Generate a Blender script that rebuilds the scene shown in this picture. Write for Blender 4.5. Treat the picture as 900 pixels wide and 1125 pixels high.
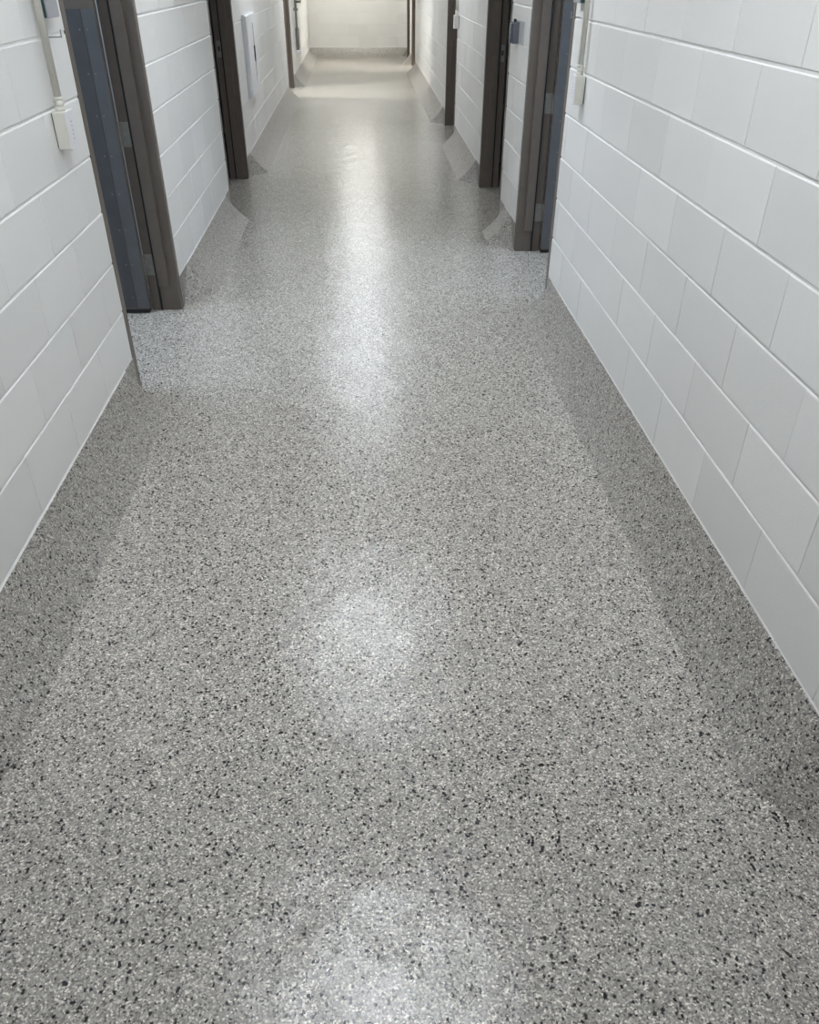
import bpy, bmesh, math, random
from mathutils import Matrix, Vector
random.seed(7)
for o in list(bpy.data.objects): bpy.data.objects.remove(o)
scn = bpy.context.scene
C = scn.collection

# ------------------------------------------------------------------ camera
F_PX, PITCH, YAW, ROLL, CAM_H = 872.4, 0.6021, 0.0577, -0.0047, 1.595
cd = bpy.data.cameras.new('camera'); cam = bpy.data.objects.new('camera', cd); C.objects.link(cam)
cd.sensor_fit = 'HORIZONTAL'; cd.sensor_width = 36.0; cd.lens = F_PX / 900 * 36.0
cd.clip_start = 0.02; cd.clip_end = 100
fw = Vector((math.sin(YAW) * math.cos(PITCH), math.cos(YAW) * math.cos(PITCH), -math.sin(PITCH)))
r0 = Vector((math.cos(YAW), -math.sin(YAW), 0)); d0 = fw.cross(r0)
rt = r0 * math.cos(ROLL) + d0 * math.sin(ROLL); dn = -r0 * math.sin(ROLL) + d0 * math.cos(ROLL)
m = Matrix.Identity(4)
for i in range(3):
    m[i][0] = rt[i]; m[i][1] = -dn[i]; m[i][2] = -fw[i]
m[2][3] = CAM_H
cam.matrix_world = m
scn.camera = cam

# ------------------------------------------------------------------ world, exposure
w = bpy.data.worlds.new('world'); scn.world = w; w.use_nodes = True
w.node_tree.nodes['Background'].inputs[0].default_value = (0.8, 0.88, 1, 1)
w.node_tree.nodes['Background'].inputs[1].default_value = 0.05
vs = scn.view_settings
vs.view_transform = 'Standard'; vs.look = 'None'; vs.gamma = 1.0; vs.use_curve_mapping = False
vs.exposure = 1.5

HALL_LIGHT = 12.0        # emission of the hall's ceiling panels
HALL_COL = (0.90, 0.94, 1.0, 1)
FAR_COL = (1.0, 0.97, 0.90, 1)
ROOM_COL = (0.70, 0.83, 1.0, 1)

# ------------------------------------------------------------------ measures
LX, RX = -1.0315, 1.0215         # wall faces
CEIL = 2.75
YB, YE = -3.0, 19.5              # back and end of the hall
WT = 0.15                        # wall thickness
COURSE, BLK = 0.2032, 0.4064
Z0 = 0.18                        # top of the hidden bottom course
COVE_H, COVE_D = 0.172, 0.160
DOOR_H = 2.13

# ------------------------------------------------------------------ materials
def nmat(name):
    mt = bpy.data.materials.new(name); mt.use_nodes = True
    nt = mt.node_tree; b = nt.nodes['Principled BSDF']
    return mt, nt, b
def plain(name, col, rough=0.5, metal=0.0, spec=0.5, noise=0.0, nscale=30, bump=0.0, bscale=200):
    mt, nt, b = nmat(name)
    b.inputs['Roughness'].default_value = rough; b.inputs['Metallic'].default_value = metal
    b.inputs['Specular IOR Level'].default_value = spec
    b.inputs['Base Color'].default_value = (*col, 1)
    tc = nt.nodes.new('ShaderNodeTexCoord')
    if noise > 0:
        n = nt.nodes.new('ShaderNodeTexNoise'); n.inputs['Scale'].default_value = nscale; n.inputs['Detail'].default_value = 4
        nt.links.new(tc.outputs['Object'], n.inputs['Vector'])
        rmp = nt.nodes.new('ShaderNodeValToRGB')
        rmp.color_ramp.elements[0].position = 0.3; rmp.color_ramp.elements[1].position = 0.7
        rmp.color_ramp.elements[0].color = (*[c * (1 - noise) for c in col], 1)
        rmp.color_ramp.elements[1].color = (*[min(1, c * (1 + noise)) for c in col], 1)
        nt.links.new(n.outputs['Fac'], rmp.inputs['Fac']); nt.links.new(rmp.outputs['Color'], b.inputs['Base Color'])
    if bump > 0:
        n2 = nt.nodes.new('ShaderNodeTexNoise'); n2.inputs['Scale'].default_value = bscale; n2.inputs['Detail'].default_value = 3
        nt.links.new(tc.outputs['Object'], n2.inputs['Vector'])
        bp = nt.nodes.new('ShaderNodeBump'); bp.inputs['Strength'].default_value = bump; bp.inputs['Distance'].default_value = 0.002
        nt.links.new(n2.outputs['Fac'], bp.inputs['Height']); nt.links.new(bp.outputs['Normal'], b.inputs['Normal'])
    return mt
def emit(name, col, s):
    mt, nt, b = nmat(name)
    b.inputs['Base Color'].default_value = (0.8, 0.8, 0.8, 1)
    b.inputs['Emission Color'].default_value = col; b.inputs['Emission Strength'].default_value = s
    return mt
def block_paint():
    mt, nt, b = nmat('white_block_paint')
    b.inputs['Roughness'].default_value = 0.38; b.inputs['Specular IOR Level'].default_value = 0.4
    oi = nt.nodes.new('ShaderNodeObjectInfo')
    rm = nt.nodes.new('ShaderNodeValToRGB')
    rm.color_ramp.elements[0].color = (0.73, 0.73, 0.71, 1); rm.color_ramp.elements[1].color = (0.80, 0.80, 0.78, 1)
    nt.links.new(oi.outputs['Random'], rm.inputs['Fac']); nt.links.new(rm.outputs['Color'], b.inputs['Base Color'])
    g = nt.nodes.new('ShaderNodeNewGeometry')
    n = nt.nodes.new('ShaderNodeTexNoise'); n.inputs['Scale'].default_value = 130; n.inputs['Detail'].default_value = 4
    n2 = nt.nodes.new('ShaderNodeTexNoise'); n2.inputs['Scale'].default_value = 9; n2.inputs['Detail'].default_value = 2
    mx = nt.nodes.new('ShaderNodeMath'); mx.operation = 'MULTIPLY_ADD'; mx.inputs[1].default_value = 1.6
    nt.links.new(g.outputs['Position'], n.inputs['Vector']); nt.links.new(g.outputs['Position'], n2.inputs['Vector'])
    nt.links.new(n2.outputs['Fac'], mx.inputs[0]); nt.links.new(n.outputs['Fac'], mx.inputs[2])
    bp = nt.nodes.new('ShaderNodeBump'); bp.inputs['Strength'].default_value = 0.22; bp.inputs['Distance'].default_value = 0.0022
    nt.links.new(mx.outputs[0], bp.inputs['Height']); nt.links.new(bp.outputs['Normal'], b.inputs['Normal'])
    return mt
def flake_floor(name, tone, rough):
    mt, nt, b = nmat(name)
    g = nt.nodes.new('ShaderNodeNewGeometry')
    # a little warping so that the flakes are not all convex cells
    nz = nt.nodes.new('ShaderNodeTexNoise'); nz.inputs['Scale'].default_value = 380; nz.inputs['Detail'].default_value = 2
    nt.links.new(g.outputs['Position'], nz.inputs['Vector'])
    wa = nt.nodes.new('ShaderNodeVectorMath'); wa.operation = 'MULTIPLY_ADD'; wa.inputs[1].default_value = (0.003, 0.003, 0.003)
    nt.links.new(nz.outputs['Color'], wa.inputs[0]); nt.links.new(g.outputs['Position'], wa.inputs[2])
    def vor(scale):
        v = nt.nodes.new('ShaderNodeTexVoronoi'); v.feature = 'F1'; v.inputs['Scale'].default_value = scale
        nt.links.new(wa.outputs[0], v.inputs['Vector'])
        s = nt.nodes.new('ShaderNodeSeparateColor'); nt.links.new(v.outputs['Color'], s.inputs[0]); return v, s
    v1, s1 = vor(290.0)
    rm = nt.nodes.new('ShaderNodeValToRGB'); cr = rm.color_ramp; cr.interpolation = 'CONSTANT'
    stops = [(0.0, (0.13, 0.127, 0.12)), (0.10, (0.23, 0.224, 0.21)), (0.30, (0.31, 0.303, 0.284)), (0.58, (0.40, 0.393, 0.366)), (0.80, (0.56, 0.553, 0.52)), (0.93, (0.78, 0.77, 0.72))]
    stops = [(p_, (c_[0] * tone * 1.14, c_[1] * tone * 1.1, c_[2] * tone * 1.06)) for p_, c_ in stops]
    cr.elements[0].position = 0; cr.elements[0].color = (*stops[0][1], 1); cr.elements[1].position = stops[1][0]; cr.elements[1].color = (*stops[1][1], 1)
    for p_, c_ in stops[2:]:
        e = cr.elements.new(p_); e.color = (*c_, 1)
    nt.links.new(s1.outputs[0], rm.inputs['Fac'])
    v2, s2 = vor(182.0)
    r2 = nt.nodes.new('ShaderNodeValToRGB'); c2 = r2.color_ramp; c2.interpolation = 'CONSTANT'
    c2.elements[0].position = 0; c2.elements[0].color = (1, 1, 1, 1); c2.elements[1].position = 0.07; c2.elements[1].color = (0, 0, 0, 1)
    nt.links.new(s2.outputs[1], r2.inputs['Fac'])
    # dark flakes: black, with a few navy and brown ones
    r3 = nt.nodes.new('ShaderNodeValToRGB'); c3 = r3.color_ramp; c3.interpolation = 'CONSTANT'
    c3.elements[0].position = 0; c3.elements[0].color = (0.004, 0.004, 0.005, 1); c3.elements[1].position = 0.6; c3.elements[1].color = (0.018, 0.019, 0.028, 1)
    e = c3.elements.new(0.85); e.color = (0.085, 0.075, 0.066, 1)
    nt.links.new(s2.outputs[2], r3.inputs['Fac'])
    mx = nt.nodes.new('ShaderNodeMix'); mx.data_type = 'RGBA'
    nt.links.new(r2.outputs['Color'], mx.inputs['Factor']); nt.links.new(rm.outputs['Color'], mx.inputs['A']); nt.links.new(r3.outputs['Color'], mx.inputs['B'])
    nt.links.new(mx.outputs['Result'], b.inputs['Base Color'])
    b.inputs['Roughness'].default_value = rough
    b.inputs['Specular IOR Level'].default_value = 0.5
    # uneven clear coat over the flakes
    n1 = nt.nodes.new('ShaderNodeTexNoise'); n1.inputs['Scale'].default_value = 150; n1.inputs['Detail'].default_value = 3
    n2 = nt.nodes.new('ShaderNodeTexNoise'); n2.inputs['Scale'].default_value = 5; n2.inputs['Detail'].default_value = 2
    nt.links.new(g.outputs['Position'], n1.inputs['Vector']); nt.links.new(g.outputs['Position'], n2.inputs['Vector'])
    ma = nt.nodes.new('ShaderNodeMath'); ma.operation = 'MULTIPLY_ADD'; ma.inputs[1].default_value = 9.0
    nt.links.new(n2.outputs['Fac'], ma.inputs[0]); nt.links.new(n1.outputs['Fac'], ma.inputs[2])
    bp = nt.nodes.new('ShaderNodeBump'); bp.inputs['Strength'].default_value = 0.40; bp.inputs['Distance'].default_value = 0.0022
    nt.links.new(ma.outputs[0], bp.inputs['Height']); nt.links.new(bp.outputs['Normal'], b.inputs['Normal'])
    return mt

M = dict(
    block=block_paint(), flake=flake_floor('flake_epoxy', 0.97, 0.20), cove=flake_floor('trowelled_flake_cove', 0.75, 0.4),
    mortar=plain('painted_mortar', (0.76, 0.76, 0.74), 0.45, noise=0.03, nscale=40, bump=0.15),
    caulk=plain('white_caulk', (0.82, 0.82, 0.80), 0.5, noise=0.08, nscale=25),
    room_wall=plain('room_wall_paint', (0.62, 0.64, 0.66), 0.5, noise=0.03, nscale=3),
    ceiling=plain('ceiling_paint', (0.80, 0.80, 0.78), 0.8, noise=0.04, nscale=60),
    brown=plain('brown_metal_paint', (0.12, 0.1, 0.084), 0.40, noise=0.06, nscale=18, bump=0.08),
    rubber=plain('black_rubber', (0.006, 0.006, 0.007), 0.7, noise=0.1),
    plate=plain('blue_grey_protection_plate', (0.085, 0.088, 0.094), 0.45, metal=0.35, noise=0.06, nscale=14, bump=0.05, bscale=90),
    guard=plain('blue_grey_edge_guard', (0.122, 0.126, 0.133), 0.42, metal=0.35, noise=0.06, nscale=14),
    steel=plain('brushed_steel', (0.33, 0.33, 0.32), 0.42, metal=0.9, noise=0.1, nscale=60),
    hinge=plain('dull_hinge_steel', (0.25, 0.245, 0.23), 0.5, metal=0.5, noise=0.12, nscale=60),
    cream=plain('cream_enamel', (0.70, 0.69, 0.62), 0.4, noise=0.03, nscale=30),
    cover=plain('white_cover_plate', (0.78, 0.78, 0.80), 0.35, noise=0.02, nscale=30),
    lav=plain('pale_grey_plastic', (0.36, 0.365, 0.39), 0.4, noise=0.04, nscale=40),
    teal=plain('dark_teal_plastic', (0.03, 0.07, 0.075), 0.4, noise=0.1, nscale=40),
    grey=plain('grey_cast_metal', (0.13, 0.14, 0.165), 0.45, metal=0.3, noise=0.1, nscale=80),
    pale=plain('pale_grey_plate', (0.5, 0.52, 0.53), 0.4, noise=0.03, nscale=30),
    dark=plain('dark_plastic', (0.02, 0.02, 0.022), 0.4, noise=0.1, nscale=40),
    glass=plain('dark_window_glass', (0.02, 0.022, 0.025), 0.1, noise=0.05, nscale=10),
    white=plain('white_powder_coat', (0.78, 0.79, 0.82), 0.35, noise=0.02, nscale=30),
    lamp=emit('lamp_diffuser', HALL_COL, HALL_LIGHT),
    lamp_mid=emit('lamp_diffuser_mid', HALL_COL, HALL_LIGHT * 1.3),
    lamp_far=emit('lamp_diffuser_warm', FAR_COL, HALL_LIGHT * 1.5),
    lamp_room=emit('lamp_diffuser_cool', ROOM_COL, 9.5),
    lamp_bright=emit('lamp_diffuser_bright', FAR_COL, 150.0),
)

# ------------------------------------------------------------------ helpers
def link(name, me, mat, parent=None, loc=(0, 0, 0)):
    o = bpy.data.objects.new(name, me); C.objects.link(o)
    if mat is not None and len(me.materials) == 0: me.materials.append(mat)
    o.location = loc
    if parent: o.parent = parent
    return o
def mesh(name, bm, smooth=False):
    bmesh.ops.recalc_face_normals(bm, faces=bm.faces)
    me = bpy.data.meshes.new(name); bm.to_mesh(me); bm.free()
    if smooth:
        for p_ in me.polygons: p_.use_smooth = True
    return me
def box(bm, a, b, bevel=0.0, seg=1):
    x0, x1 = sorted((a[0], b[0])); y0, y1 = sorted((a[1], b[1])); z0, z1 = sorted((a[2], b[2]))
    r = bmesh.ops.create_cube(bm, size=1.0)
    for v in r['verts']:
        v.co = Vector(((x0 + x1) / 2 + v.co.x * (x1 - x0), (y0 + y1) / 2 + v.co.y * (y1 - y0), (z0 + z1) / 2 + v.co.z * (z1 - z0)))
    if bevel > 0:
        es = set(e for v in r['verts'] for e in v.link_edges)
        bmesh.ops.bevel(bm, geom=list(es), offset=bevel, segments=seg, affect='EDGES', profile=0.5)
def cyl(bm, a, b, r, n=16, r2=None):
    a = Vector(a); b = Vector(b); d = b - a
    rot = d.to_track_quat('Z', 'Y').to_matrix().to_4x4()
    bmesh.ops.create_cone(bm, cap_ends=True, segments=n, radius1=r, radius2=r if r2 is None else r2, depth=d.length,
                          matrix=Matrix.Translation((a + b) / 2) @ rot)
def bx(name, a, b, mat, parent=None, bevel=0.0, seg=1):
    bm = bmesh.new(); box(bm, a, b, bevel, seg); return link(name, mesh(name, bm), mat, parent)
def cy(name, a, b, r, mat, parent=None, n=16, r2=None):
    bm = bmesh.new(); cyl(bm, a, b, r, n, r2); me = mesh(name, bm)
    for p_ in me.polygons: p_.use_smooth = len(p_.vertices) == 4
    return link(name, me, mat, parent)
def tag(o, label, cat, group=None, kind=None):
    o['label'] = label; o['category'] = cat
    if group: o['group'] = group
    if kind: o['kind'] = kind
    return o
def empty(name, loc):
    o = bpy.data.objects.new(name, None); C.objects.link(o); o.location = loc; o.empty_display_size = 0.1; return o

# ------------------------------------------------------------------ openings: (near reveal, far reveal, hinge side)
OPEN_L = [(0.02, 1.00, 'near'), (3.371, 4.388, 'far'), (6.58, 7.72, 'near'), (13.20, 14.20, 'near')]
OPEN_R = [(-0.12, 0.86, 'near'), (4.400, 5.410, 'far'), (6.20, 7.30, 'near'), (9.56, 10.58, 'near'), (16.65, 17.66, 'near'), (18.36, 19.30, 'near')]
FACE = 0.05
def segments(ops):
    out = []; y = YB
    for a, b, _ in ops:
        out.append((y, a - FACE)); y = b + FACE
    out.append((y, YE)); return out
SEG_L, SEG_R = segments(OPEN_L), segments(OPEN_R)

# ------------------------------------------------------------------ floor, ceiling
XO = 4.2
tag(bx('floor', (-XO - .1, YB - .1, -0.1), (XO + .1, YE + .1, 0.0), M['flake']), 'seamless grey flake epoxy floor of the long hallway', 'floor', kind='structure')
tag(bx('ceiling', (-XO - .1, YB - .1, CEIL), (XO + .1, YE + .1, CEIL + .1), M['ceiling']), 'white ceiling above the hallway', 'ceiling', kind='structure')

# ------------------------------------------------------------------ block walls
def wall_backing(name, side, ops, segs):
    s = -1 if side == 'left' else 1
    xf = LX if side == 'left' else RX
    bm = bmesh.new()
    for a, b in segs:
        box(bm, (xf + s * 0.0035, a, 0), (xf + s * WT, b, CEIL))
    for a, b, _ in ops:
        box(bm, (xf + s * 0.0035, a - FACE, DOOR_H + FACE), (xf + s * WT, b + FACE, CEIL))
    return link(name, mesh(name, bm), M['mortar'])
CACHE = {}
def block_geo(bm, L, H, mtx):
    bh, bw, back = 0.0032, 0.0012, -0.012
    a = []
    for d, iw, ih in ((back, 0, 0), (-0.0026, 0, 0), (0, bw, bh)):
        for sy, sz in ((-1, -1), (1, -1), (1, 1), (-1, 1)):
            a.append(bm.verts.new(mtx @ Vector((d, sy * (L / 2 - iw), sz * (H / 2 - ih)))))
    for r in (0, 4):
        for i in range(4):
            j = (i + 1) % 4
            bm.faces.new((a[r + i], a[r + j], a[r + 4 + j], a[r + 4 + i]))
    bm.faces.new((a[8], a[9], a[10], a[11]))
def block_mesh(L, H):
    k = (round(L, 3), round(H, 3))
    if k not in CACHE:
        bm = bmesh.new(); block_geo(bm, k[0], k[1], Matrix.Identity(4))
        me = bpy.data.meshes.new('block'); bm.to_mesh(me); bm.free()
        me.materials.append(M['block']); CACHE[k] = me
    return CACHE[k]
HG, VG = 0.0075, 0.0010
def lay_blocks(parent, segs, to_world, off_even, off_odd, single):
    """segs along the wall; to_world(t, z) -> matrix of a block face centre; single(t0, t1, c) -> own object or joined"""
    rest = bmesh.new()
    top = int(math.ceil((CEIL - Z0) / COURSE))
    for c in range(-1, top):
        z0 = Z0 + c * COURSE; z1 = min(z0 + COURSE, CEIL)
        if z0 < 0: z0 = 0.0
        if c == 0: z0 -= 0.009
        off = off_even if c % 2 == 0 else off_odd
        for a, b in segs(z0, z1):
            n = math.floor((a - off) / BLK)
            while off + n * BLK < b - 1e-4:
                t0 = max(a, off + n * BLK); t1 = min(b, off + (n + 1) * BLK); n += 1
                if t1 - t0 < 0.02: continue
                L = t1 - t0 - VG; H = z1 - z0 - HG
                mt = to_world((t0 + t1) / 2, (z0 + z1) / 2)
                j = Matrix.Translation((random.uniform(-.0006, .0006), 0, 0)) @ Matrix.Rotation(math.radians(random.gauss(0, .16)), 4, 'Z') @ Matrix.Rotation(math.radians(random.gauss(0, .10)), 4, 'Y')
                if single(t0, t1, c):
                    o = bpy.data.objects.new('block', block_mesh(L, H)); C.objects.link(o)
                    o.matrix_world = mt @ j; o.parent = parent
                else:
                    block_geo(rest, L, H, mt @ j)
    bmesh.ops.recalc_face_normals(rest, faces=rest.faces)
    me = bpy.data.meshes.new('upper_block_courses'); rest.to_mesh(me); rest.free()
    o = link('upper_block_courses', me, M['block'], parent); o['kind'] = 'stuff'
def side_segs(ops, segs):
    hdr = DOOR_H + FACE
    def f(z0, z1):
        if z0 >= hdr - .06: return [(YB, YE)]
        return segs
    return f
wl = wall_backing('wall_left', 'left', OPEN_L, SEG_L); tag(wl, 'left hallway wall of white painted concrete blocks', 'wall', kind='structure')
wr = wall_backing('wall_right', 'right', OPEN_R, SEG_R); tag(wr, 'right hallway wall of white painted concrete blocks', 'wall', kind='structure')
lay_blocks(wl, side_segs(OPEN_L, SEG_L), lambda t, z: Matrix.Translation((LX, t, z)), 2.518, 2.318,
           lambda a, b, c: 0 <= c <= 6 and b > 1.4 and (c < 4 or b < 14.3))
lay_blocks(wr, side_segs(OPEN_R, SEG_R), lambda t, z: Matrix.Translation((RX, t, z)) @ Matrix.Rotation(math.pi, 4, 'Z'), 2.045, 1.845,
           lambda a, b, c: 0 <= c <= 6 and b > 0.9 and (c < 4 or b < 17))
bm = bmesh.new(); box(bm, (LX - WT, YE + .0035, 0), (RX + WT, YE + .15, CEIL))
we = link('wall_end', mesh('wall_end', bm), M['mortar']); tag(we, 'white block wall closing the far end of the hallway', 'wall', kind='structure')
lay_blocks(we, lambda z0, z1: [(LX, RX)], lambda t, z: Matrix.Translation((t, YE, z)) @ Matrix.Rotation(-math.pi / 2, 4, 'Z'), 0.0, 0.2,
           lambda a, b, c: 0 <= c <= 5)
tag(bx('wall_back', (LX - WT, YB - .15, 0), (RX + WT, YB, CEIL), M['mortar']), 'white wall behind the viewer', 'wall', kind='structure')

# rooms behind the doors
for s, nm in ((-1, 'left'), (1, 'right')):
    tag(bx('wall_rooms_' + nm, (s * XO, YB - .1, 0), (s * (XO + .1), YE + .1, CEIL), M['room_wall']), 'far wall of the rooms behind the %s doors' % nm, 'wall', kind='structure')
PART_L, PART_R = [-3.0, 2.1, 5.4, 10.2, 19.5], [-3.0, 2.6, 5.84, 8.4, 13.4, 18.0, 19.5]
for s, lst, nm in ((-1, PART_L, 'left'), (1, PART_R, 'right')):
    xa = (LX if s < 0 else RX) + s * WT
    for i, y in enumerate(lst):
        tag(bx('wall_partition_%s' % nm, (xa, y - .05, 0), (s * XO, y + .05, CEIL), M['room_wall']),
            'partition number %d between rooms on the %s, counted from the viewer' % (i + 1, nm), 'wall', kind='structure')

# ------------------------------------------------------------------ cove base
PROFILE = [(0.0, COVE_H), (0.005, COVE_H - 0.002)]
for i in range(1, 9):
    t = i / 8
    d_ = 0.005 + (COVE_D - 0.005) * t; z_ = (COVE_H - 0.002) * (1 - t)
    sag = 0.013 * math.sin(math.pi * t)
    PROFILE.append((d_ - sag * 0.72, z_ - sag * 0.69 if t < 1 else 0.0))
def cove(name, pt, a, b, ha, hb, label, bead=0.007):
    """pt(t, d, z): point at t along the wall, d off the wall"""
    bm = bmesh.new()
    rings = []
    for y in (a + ha, b - hb):
        rings.append([bm.verts.new(pt(y, d, z)) for d, z in PROFILE])
    n = len(PROFILE)
    for i in range(n - 1):
        bm.faces.new((rings[0][i], rings[0][i + 1], rings[1][i + 1], rings[1][i]))
    for rg, y in ((rings[0], a), (rings[1], b)):
        v = bm.verts.new(pt(y, 0, 0))
        for i in range(n - 1): bm.faces.new((v, rg[i], rg[i + 1]))
        if (y == a and ha > 0) or (y == b and hb > 0):
            e0, e1, e2 = bm.verts.new(pt(y, 0.003, 0)), bm.verts.new(pt(y, 0.003, COVE_H)), bm.verts.new(pt(a + ha if y == a else b - hb, 0.003, COVE_H))
            bm.faces.new((e0, e1, e2))
            bm.faces.new((e1, e2, rg[0]))
    bmesh.ops.recalc_face_normals(bm, faces=bm.faces)
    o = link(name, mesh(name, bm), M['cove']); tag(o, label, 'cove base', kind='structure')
    for p_ in o.data.polygons: p_.use_smooth = False
    # thin bead of caulk along the top edge
    if (b - hb) - (a + ha) > 0.1:
        bm = bmesh.new()
        N = max(4, int((b - a) / 0.05)); pr = None
        for i in range(N + 1):
            y = a + ha + (b - hb - a - ha) * i / N
            hgt = bead * (0.4 + 0.6 * random.random())
            r = [bm.verts.new(pt(y, 0.0, COVE_H - 0.002)), bm.verts.new(pt(y, bead * 0.6, COVE_H - 0.0015)), bm.verts.new(pt(y, 0.0008, COVE_H + hgt))]
            if pr:
                for k in range(3): bm.faces.new((pr[k], pr[(k + 1) % 3], r[(k + 1) % 3], r[k]))
            pr = r
        link('caulk_bead', mesh('caulk_bead', bm), M['caulk'], o)
HIP_L = [(0.0, 0.2), (0.24, 0.14), (0.24, 0.22), (0.22, 0.16), (0.22, 0.0)]
HIP_R = [(0.0, 0.2), (0.24, 0.10), (0.20, 0.24), (0.24, 0.24), (0.24, 0.24), (0.2, 0.2), (0.0, 0.0)]
for (a, b), (ha, hb), w_ in zip(SEG_L, HIP_L, ('beside the viewer', 'along the nearest stretch', 'between the first and second doorways', 'below the white cabinet', 'running to the end wall')):
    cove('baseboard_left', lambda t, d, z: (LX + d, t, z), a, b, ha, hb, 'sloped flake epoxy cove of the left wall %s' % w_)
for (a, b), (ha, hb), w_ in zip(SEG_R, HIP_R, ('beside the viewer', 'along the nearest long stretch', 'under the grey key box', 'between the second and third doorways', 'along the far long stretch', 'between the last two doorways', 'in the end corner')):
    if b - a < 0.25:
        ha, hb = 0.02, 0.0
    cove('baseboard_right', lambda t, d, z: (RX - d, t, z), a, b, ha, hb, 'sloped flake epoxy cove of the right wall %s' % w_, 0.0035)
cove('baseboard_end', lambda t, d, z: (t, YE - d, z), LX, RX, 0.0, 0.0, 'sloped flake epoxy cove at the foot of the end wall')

# ------------------------------------------------------------------ doors
SCREW = bpy.data.meshes.new('screw')
bm = bmesh.new(); cyl(bm, (0, 0.0006, 0), (0, -0.0014, 0), 0.0035, 10); bm.to_mesh(SCREW); bm.free(); SCREW.materials.append(M['hinge'])
def door(num, side, y0, y1, hinge, label):
    s = -1 if side == 'left' else 1
    xf = LX if side == 'left' else RX
    yc = (y0 + y1) / 2; h = (y1 - y0) / 2
    root = empty('door_%d' % num, (xf, yc, 0)); tag(root, label, 'doorway', kind='structure')
    # u: depth from the hall face into the room; y relative to the middle of the opening
    def B(name, u0, u1, ya, yb, z0, z1, mat, bev=0.0, par=root, seg=1):
        return bx(name, (s * u0, ya, z0), (s * u1, yb, z1), mat, par, bev, seg)
    for e in (-1, 1):
        j = B('jamb', -0.0015, 0.163, e * h, e * (h + FACE), 0.0, DOOR_H + FACE, M['brown'], 0.003)
        B('stop', 0.048, 0.104, e * (h - 0.016), e * (h + 0.001), 0.135, DOOR_H, M['brown'], 0.004, j, 2)
        B('seal', 0.1045, 0.1125, e * (h - 0.013), e * (h + 0.001), 0.003, DOOR_H, M['rubber'], 0, j)
    hd = B('head', -0.0015, 0.163, -h, h, DOOR_H, DOOR_H + FACE, M['brown'], 0.003)
    B('stop', 0.048, 0.104, -h, h, DOOR_H - 0.016, DOOR_H + .001, M['brown'], 0.0025, hd, 2)
    e = 1 if hinge == 'far' else -1
    # the leaf stands open at a right angle inside the room
    W = 2 * h - 0.006; u0 = 0.166
    yf, yb_ = e * (h - 0.049), e * (h - 0.004)          # face towards the opening, back face
    B('leaf', u0, u0 + W, yf, yb_, 0.022, DOOR_H - 0.006, M['brown'], 0.0015)
    B('bottom_sweep', u0 + .004, u0 + W, e * (h - 0.052), e * (h - 0.006), 0.004, 0.0235, M['rubber'])
    pt_ = 0.0018
    ap = B('armor_plate', u0 + 0.062, u0 + W - 0.01, yf - e * pt_, yf + e * .0004, 0.032, 1.43, M['plate'], 0.0006)
    eg = B('edge_guard', u0 - 0.0012, u0 + 0.0605, yf - e * 0.0012, yf + e * .0004, 0.032, 1.43, M['guard'], 0.0005)
    for k in range(8):
        z = 0.09 + k * 0.18
        for par, u in ((eg, 0.046), (ap, 0.080)):
            o = bpy.data.objects.new('screw', SCREW); C.objects.link(o); o.parent = par
            o.location = (s * (u0 + u), yf - e * 0.0016, z)
            if e < 0: o.rotation_euler = (0, 0, math.pi)
    # lever on the free edge, deep in the room
    lv = B('lever_rose', u0 + W - 0.095, u0 + W - 0.04, yf - e * 0.012, yf, 1.46, 1.53, M['steel'], 0.003)
    B('lever', u0 + W - 0.18, u0 + W - 0.06, yf - e * 0.05, yf - e * 0.036, 1.485, 1.503, M['steel'], 0.004, lv)
    B('spindle', u0 + W - 0.078, u0 + W - 0.062, yf - e * 0.04, yf - e * 0.01, 1.486, 1.502, M['steel'], 0.002, lv)
    # hinges on the hinge jamb
    for z in (0.253, 0.90, 1.86):
        hg = B('hinge', 0.116, 0.160, e * (h - 0.0025), e * (h + .0005), z - .057, z + .057, M['hinge'], 0.0005)
        bmh = bmesh.new()
        for q in range(5):
            cyl(bmh, (s * 0.1655, e * (h - 0.008), z - .057 + q * .0228 + .0008), (s * 0.1655, e * (h - 0.008), z - .057 + (q + 1) * .0228 - .0008), 0.0062, 10)
        link('knuckle', mesh('knuckle', bmh), M['steel'], hg)
        for q, uu in ((-.035, .128), (0, .146), (.035, .128)):
            o = bpy.data.objects.new('screw', SCREW); C.objects.link(o); o.parent = hg
            o.location = (s * uu, e * (h - 0.0028), z + q)
            if e < 0: o.rotation_euler = (0, 0, math.pi)
    # strike on the other jamb
    st = B('strike_plate', 0.116, 0.150, -e * (h - 0.0016), -e * (h + .0005), 0.96, 1.08, M['hinge'], 0.0005)
    B('latch_hole', 0.125, 0.141, -e * (h - 0.0019), -e * (h - 0.001), 1.005, 1.04, M['dark'], 0, st)
    return root
LAB_L = ['brown metal doorway in the left wall beside the viewer', 'brown steel door frame with open blue-grey plated door, nearest on the left',
         'brown steel door frame on the left just before the white cabinet', 'brown steel door frame on the left after the white cabinet']
LAB_R = ['brown metal doorway in the right wall beside the viewer', 'brown steel door frame with open blue-grey plated door, nearest on the right',
         'brown steel door frame on the right behind the grey key box', 'brown steel door frame on the right behind the small switch box',
         'brown steel door frame far down the right wall, lit from its room', 'dark narrow door frame in the right wall next to the end wall']
num = 1
for (a, b, hg), lb in zip(OPEN_L, LAB_L): door(num, 'left', a, b, hg, lb); num += 1
for (a, b, hg), lb in zip(OPEN_R, LAB_R): door(num, 'right', a, b, hg, lb); num += 1

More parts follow.
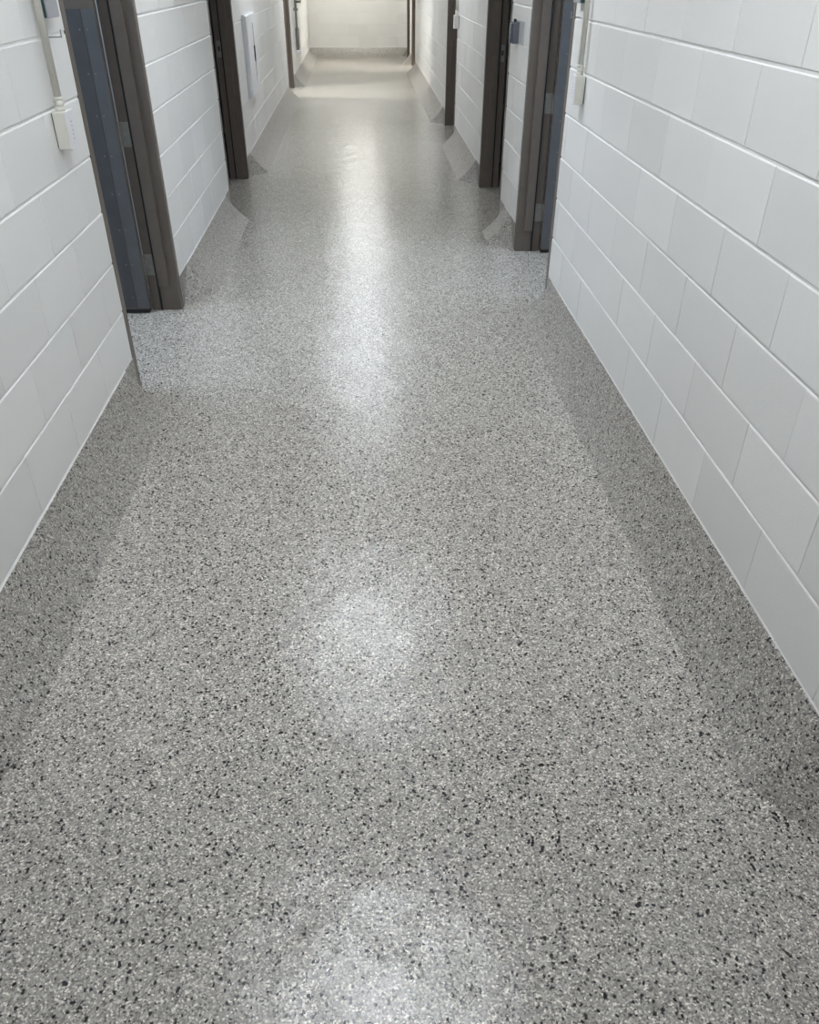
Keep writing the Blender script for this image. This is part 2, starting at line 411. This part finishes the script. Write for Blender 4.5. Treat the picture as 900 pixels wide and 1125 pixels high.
# ------------------------------------------------------------------ ceiling lights
def panel_light(x, y, sx, sy, mat, label, grp):
    r = empty('ceiling_light', (x, y, CEIL)); tag(r, label, 'ceiling light', grp)
    t = 0.03
    bmf = bmesh.new()
    for a, b in (((-sx / 2, -sy / 2), (sx / 2, -sy / 2 + t)), ((-sx / 2, sy / 2 - t), (sx / 2, sy / 2)), ((-sx / 2, -sy / 2 + t), (-sx / 2 + t, sy / 2 - t)), ((sx / 2 - t, -sy / 2 + t), (sx / 2, sy / 2 - t))):
        box(bmf, (*a, -0.022), (*b, 0.0))
    link('frame', mesh('frame', bmf), M['white'], r)
    bx('diffuser', (-sx / 2 + t, -sy / 2 + t, -0.014), (sx / 2 - t, sy / 2 - t, -0.006), mat, r)
HX = (LX + RX) / 2 - 0.03
for y, mt_, wd in ((-2.4, 'lamp', 'behind the viewer'), (1.85, 'lamp', 'just ahead of the viewer'), (4.5, 'lamp', 'over the first pair of doorways'), (9.0, 'lamp', 'over the white cabinet'), (13.4, 'lamp_mid', 'over the last left doorway'), (18.2, 'lamp_far', 'near the end wall')):
    panel_light(HX, y, 0.6, 0.6, M[mt_], 'square ceiling light panel in the hallway %s' % wd, 'hallway ceiling lights')
for x, y, mt_, wd in ((-2.6, 3.7, 'lamp_room', 'first left'), (2.6, 4.4, 'lamp_room', 'first right'), (-2.5, 13.4, 'lamp_bright', 'last left'), (2.5, 16.75, 'lamp_bright', 'far right')):
    panel_light(x, y, 0.6, 1.2 if mt_ == 'lamp_room' else 0.25, M[mt_], 'ceiling light panel inside the %s room' % wd, 'room ceiling lights')

# ------------------------------------------------------------------ wall devices
def switch_box(side, y0, label):
    s = 1 if side == 'left' else -1          # towards the hall
    xf = LX if side == 'left' else RX
    r = empty('switch_box', (xf, y0, 1.075)); tag(r, label, 'switch box', 'surface switch boxes with conduit')
    bx('box', (s * 0.004, 0, 0), (s * 0.047, 0.075, 0.115), M['cream'], r, 0.003, 2)
    bx('back_plate', (0, 0.006, 0.004), (s * 0.005, 0.069, 0.111), M['dark'], r)
    cp = bx('cover_plate', (s * 0.046, -0.002, -0.002), (s * 0.051, 0.077, 0.117), M['cover'], r, 0.0015)
    for k in range(5):
        bx('slot', (s * 0.0506, 0.033, 0.028 + k * .013), (s * 0.0514, 0.041, 0.033 + k * .013), M['lav'], cp)
    cy('connector', (s * 0.024, 0.040, 0.114), (s * 0.024, 0.040, 0.128), 0.0165, M['cream'], r, 8)
    cy('connector_collar', (s * 0.024, 0.040, 0.128), (s * 0.024, 0.040, 0.148), 0.0145, M['cream'], r, 16)
    cy('connector_nut', (s * 0.024, 0.040, 0.148), (s * 0.024, 0.040, 0.157), 0.0165, M['cream'], r, 8)
    cy('conduit', (s * 0.024, 0.040, 0.15), (s * 0.024, 0.040, CEIL - 1.075), 0.0118, M['cream'], r, 20)
    bx('strap', (0, 0.012, 0.62), (s * 0.037, 0.054, 0.64), M['cream'], r, 0.001)
    return r
switch_box('left', 2.988, 'cream surface switch box with conduit on the left wall, nearest the viewer')
switch_box('right', 4.004, 'cream surface switch box with conduit on the right wall beside the first doorway')
switch_box('right', 9.375, 'small cream switch box with conduit farther along the right wall')

def coat_hook(side, y, z, label):
    s = 1 if side == 'left' else -1
    xf = LX if side == 'left' else RX
    r = empty('wall_hook', (xf, y, z)); tag(r, label, 'hook', 'small steel wall hooks')
    cy('rose', (0, 0, 0), (s * 0.004, 0, 0), 0.008, M['white'], r, 16)
    cy('arm', (s * 0.003, 0, 0), (s * 0.045, 0, 0.001), 0.0022, M['steel'], r, 8)
    cy('tip', (s * 0.045, 0, -0.001), (s * 0.046, 0, 0.022), 0.0022, M['steel'], r, 8)
    bx('mount', (0, -0.012, -0.006), (s * 0.0035, 0.012, 0.006), M['cover'], r, 0.001)
coat_hook('left', 3.13, 1.396, 'small steel hook on the left wall under the grey reader')
coat_hook('right', 4.235, 1.405, 'small steel hook on the right wall under the grey reader')

def reader(side, y, z, label):
    s = 1 if side == 'left' else -1
    xf = LX if side == 'left' else RX
    r = empty('card_reader', (xf, y, z)); tag(r, label, 'card reader', 'grey wall readers')
    bx('housing', (0, 0, 0), (s * 0.027, 0.115, 0.14), M['teal'], r, 0.0015)
    bx('face_plate', (s * 0.0265, -0.001, -0.001), (s * 0.032, 0.116, 0.141), M['lav'], r, 0.002)
    bx('label_strip', (s * 0.003, -0.0008, 0.028), (s * 0.014, 0.0004, 0.034), M['white'], r)
reader('left', 3.085, 1.452, 'flat grey reader with dark teal side high on the left wall')
reader('right', 4.165, 1.463, 'flat grey reader high on the right wall beside the conduit')

# grey key box on the right wall
r = empty('key_box', (RX, 5.82, 1.19)); tag(r, 'grey metal key box on the right wall between two door frames', 'key box')
bx('back_plate', (0, -0.17, 0.0), (-0.004, 0.115, 0.128), M['pale'], r, 0.001)
bx('body', (-0.004, 0.0, 0.0), (-0.044, 0.085, 0.118), M['grey'], r, 0.004, 2)
ft = bx('front', (-0.043, 0.008, 0.004), (-0.056, 0.077, 0.112), M['grey'], r, 0.006, 2)
for k in range(3):
    bx('button', (-0.055, 0.03, 0.025 + k * .026), (-0.058, 0.055, 0.041 + k * .026), M['lav'], ft, 0.001)
cy('shackle_knob', (-0.028, 0.03, 0.116), (-0.028, 0.03, 0.135), 0.009, M['dark'], r, 14)

# white cabinet on the left wall
r = empty('extinguisher_cabinet', (LX, 8.32, 0.575)); tag(r, 'white shallow wall cabinet with a slim dark window on the left wall', 'cabinet')
CW, CH = 0.72, 0.66
bx('body', (0, 0, 0), (0.032, CW, CH), M['white'], r, 0.003)
d_ = bx('door', (0.031, 0.012, 0.012), (0.042, CW - 0.012, CH - 0.012), M['white'], r, 0.002)
bx('window', (0.0412, 0.45, 0.09), (0.0428, 0.50, CH - 0.08), M['glass'], d_)
bx('handle', (0.041, 0.42, 0.27), (0.052, 0.455, 0.40), M['dark'], d_, 0.004)
bx('hinge_line', (0.041, 0.045, 0.012), (0.0424, 0.050, CH - 0.012), M['lav'], d_)

# standpipe far down the left wall
r = empty('standpipe', (LX, 15.2, 0.40)); tag(r, 'grey metal standpipe with white base far down the left wall', 'pipe')
for dy in (0.0, 0.05):
    cy('pipe', (0.034, dy - .02, 0.33), (0.034, dy - .02, CEIL - 0.40), 0.015, M['steel'], r, 14)
cy('sleeve', (0.034, 0.005, 0.10), (0.034, 0.005, 0.36), 0.028, M['hinge'], r, 18)
cy('sleeve_cone', (0.034, 0.005, 0.05), (0.034, 0.005, 0.10), 0.018, M['hinge'], r, 18, 0.028)
bx('base_bracket', (0, -0.05, 0.0), (0.085, 0.06, 0.05), M['cover'], r, 0.01, 2)
bx('strap', (0, -0.05, 0.60), (0.068, 0.06, 0.63), M['steel'], r, 0.002)
vl = cy('valve', (0.05, 0.005, 0.72), (0.12, 0.005, 0.72), 0.016, M['hinge'], r, 12)
bx('lever', (0.112, -0.004, 0.70), (0.124, 0.014, 0.80), M['dark'], vl, 0.003)
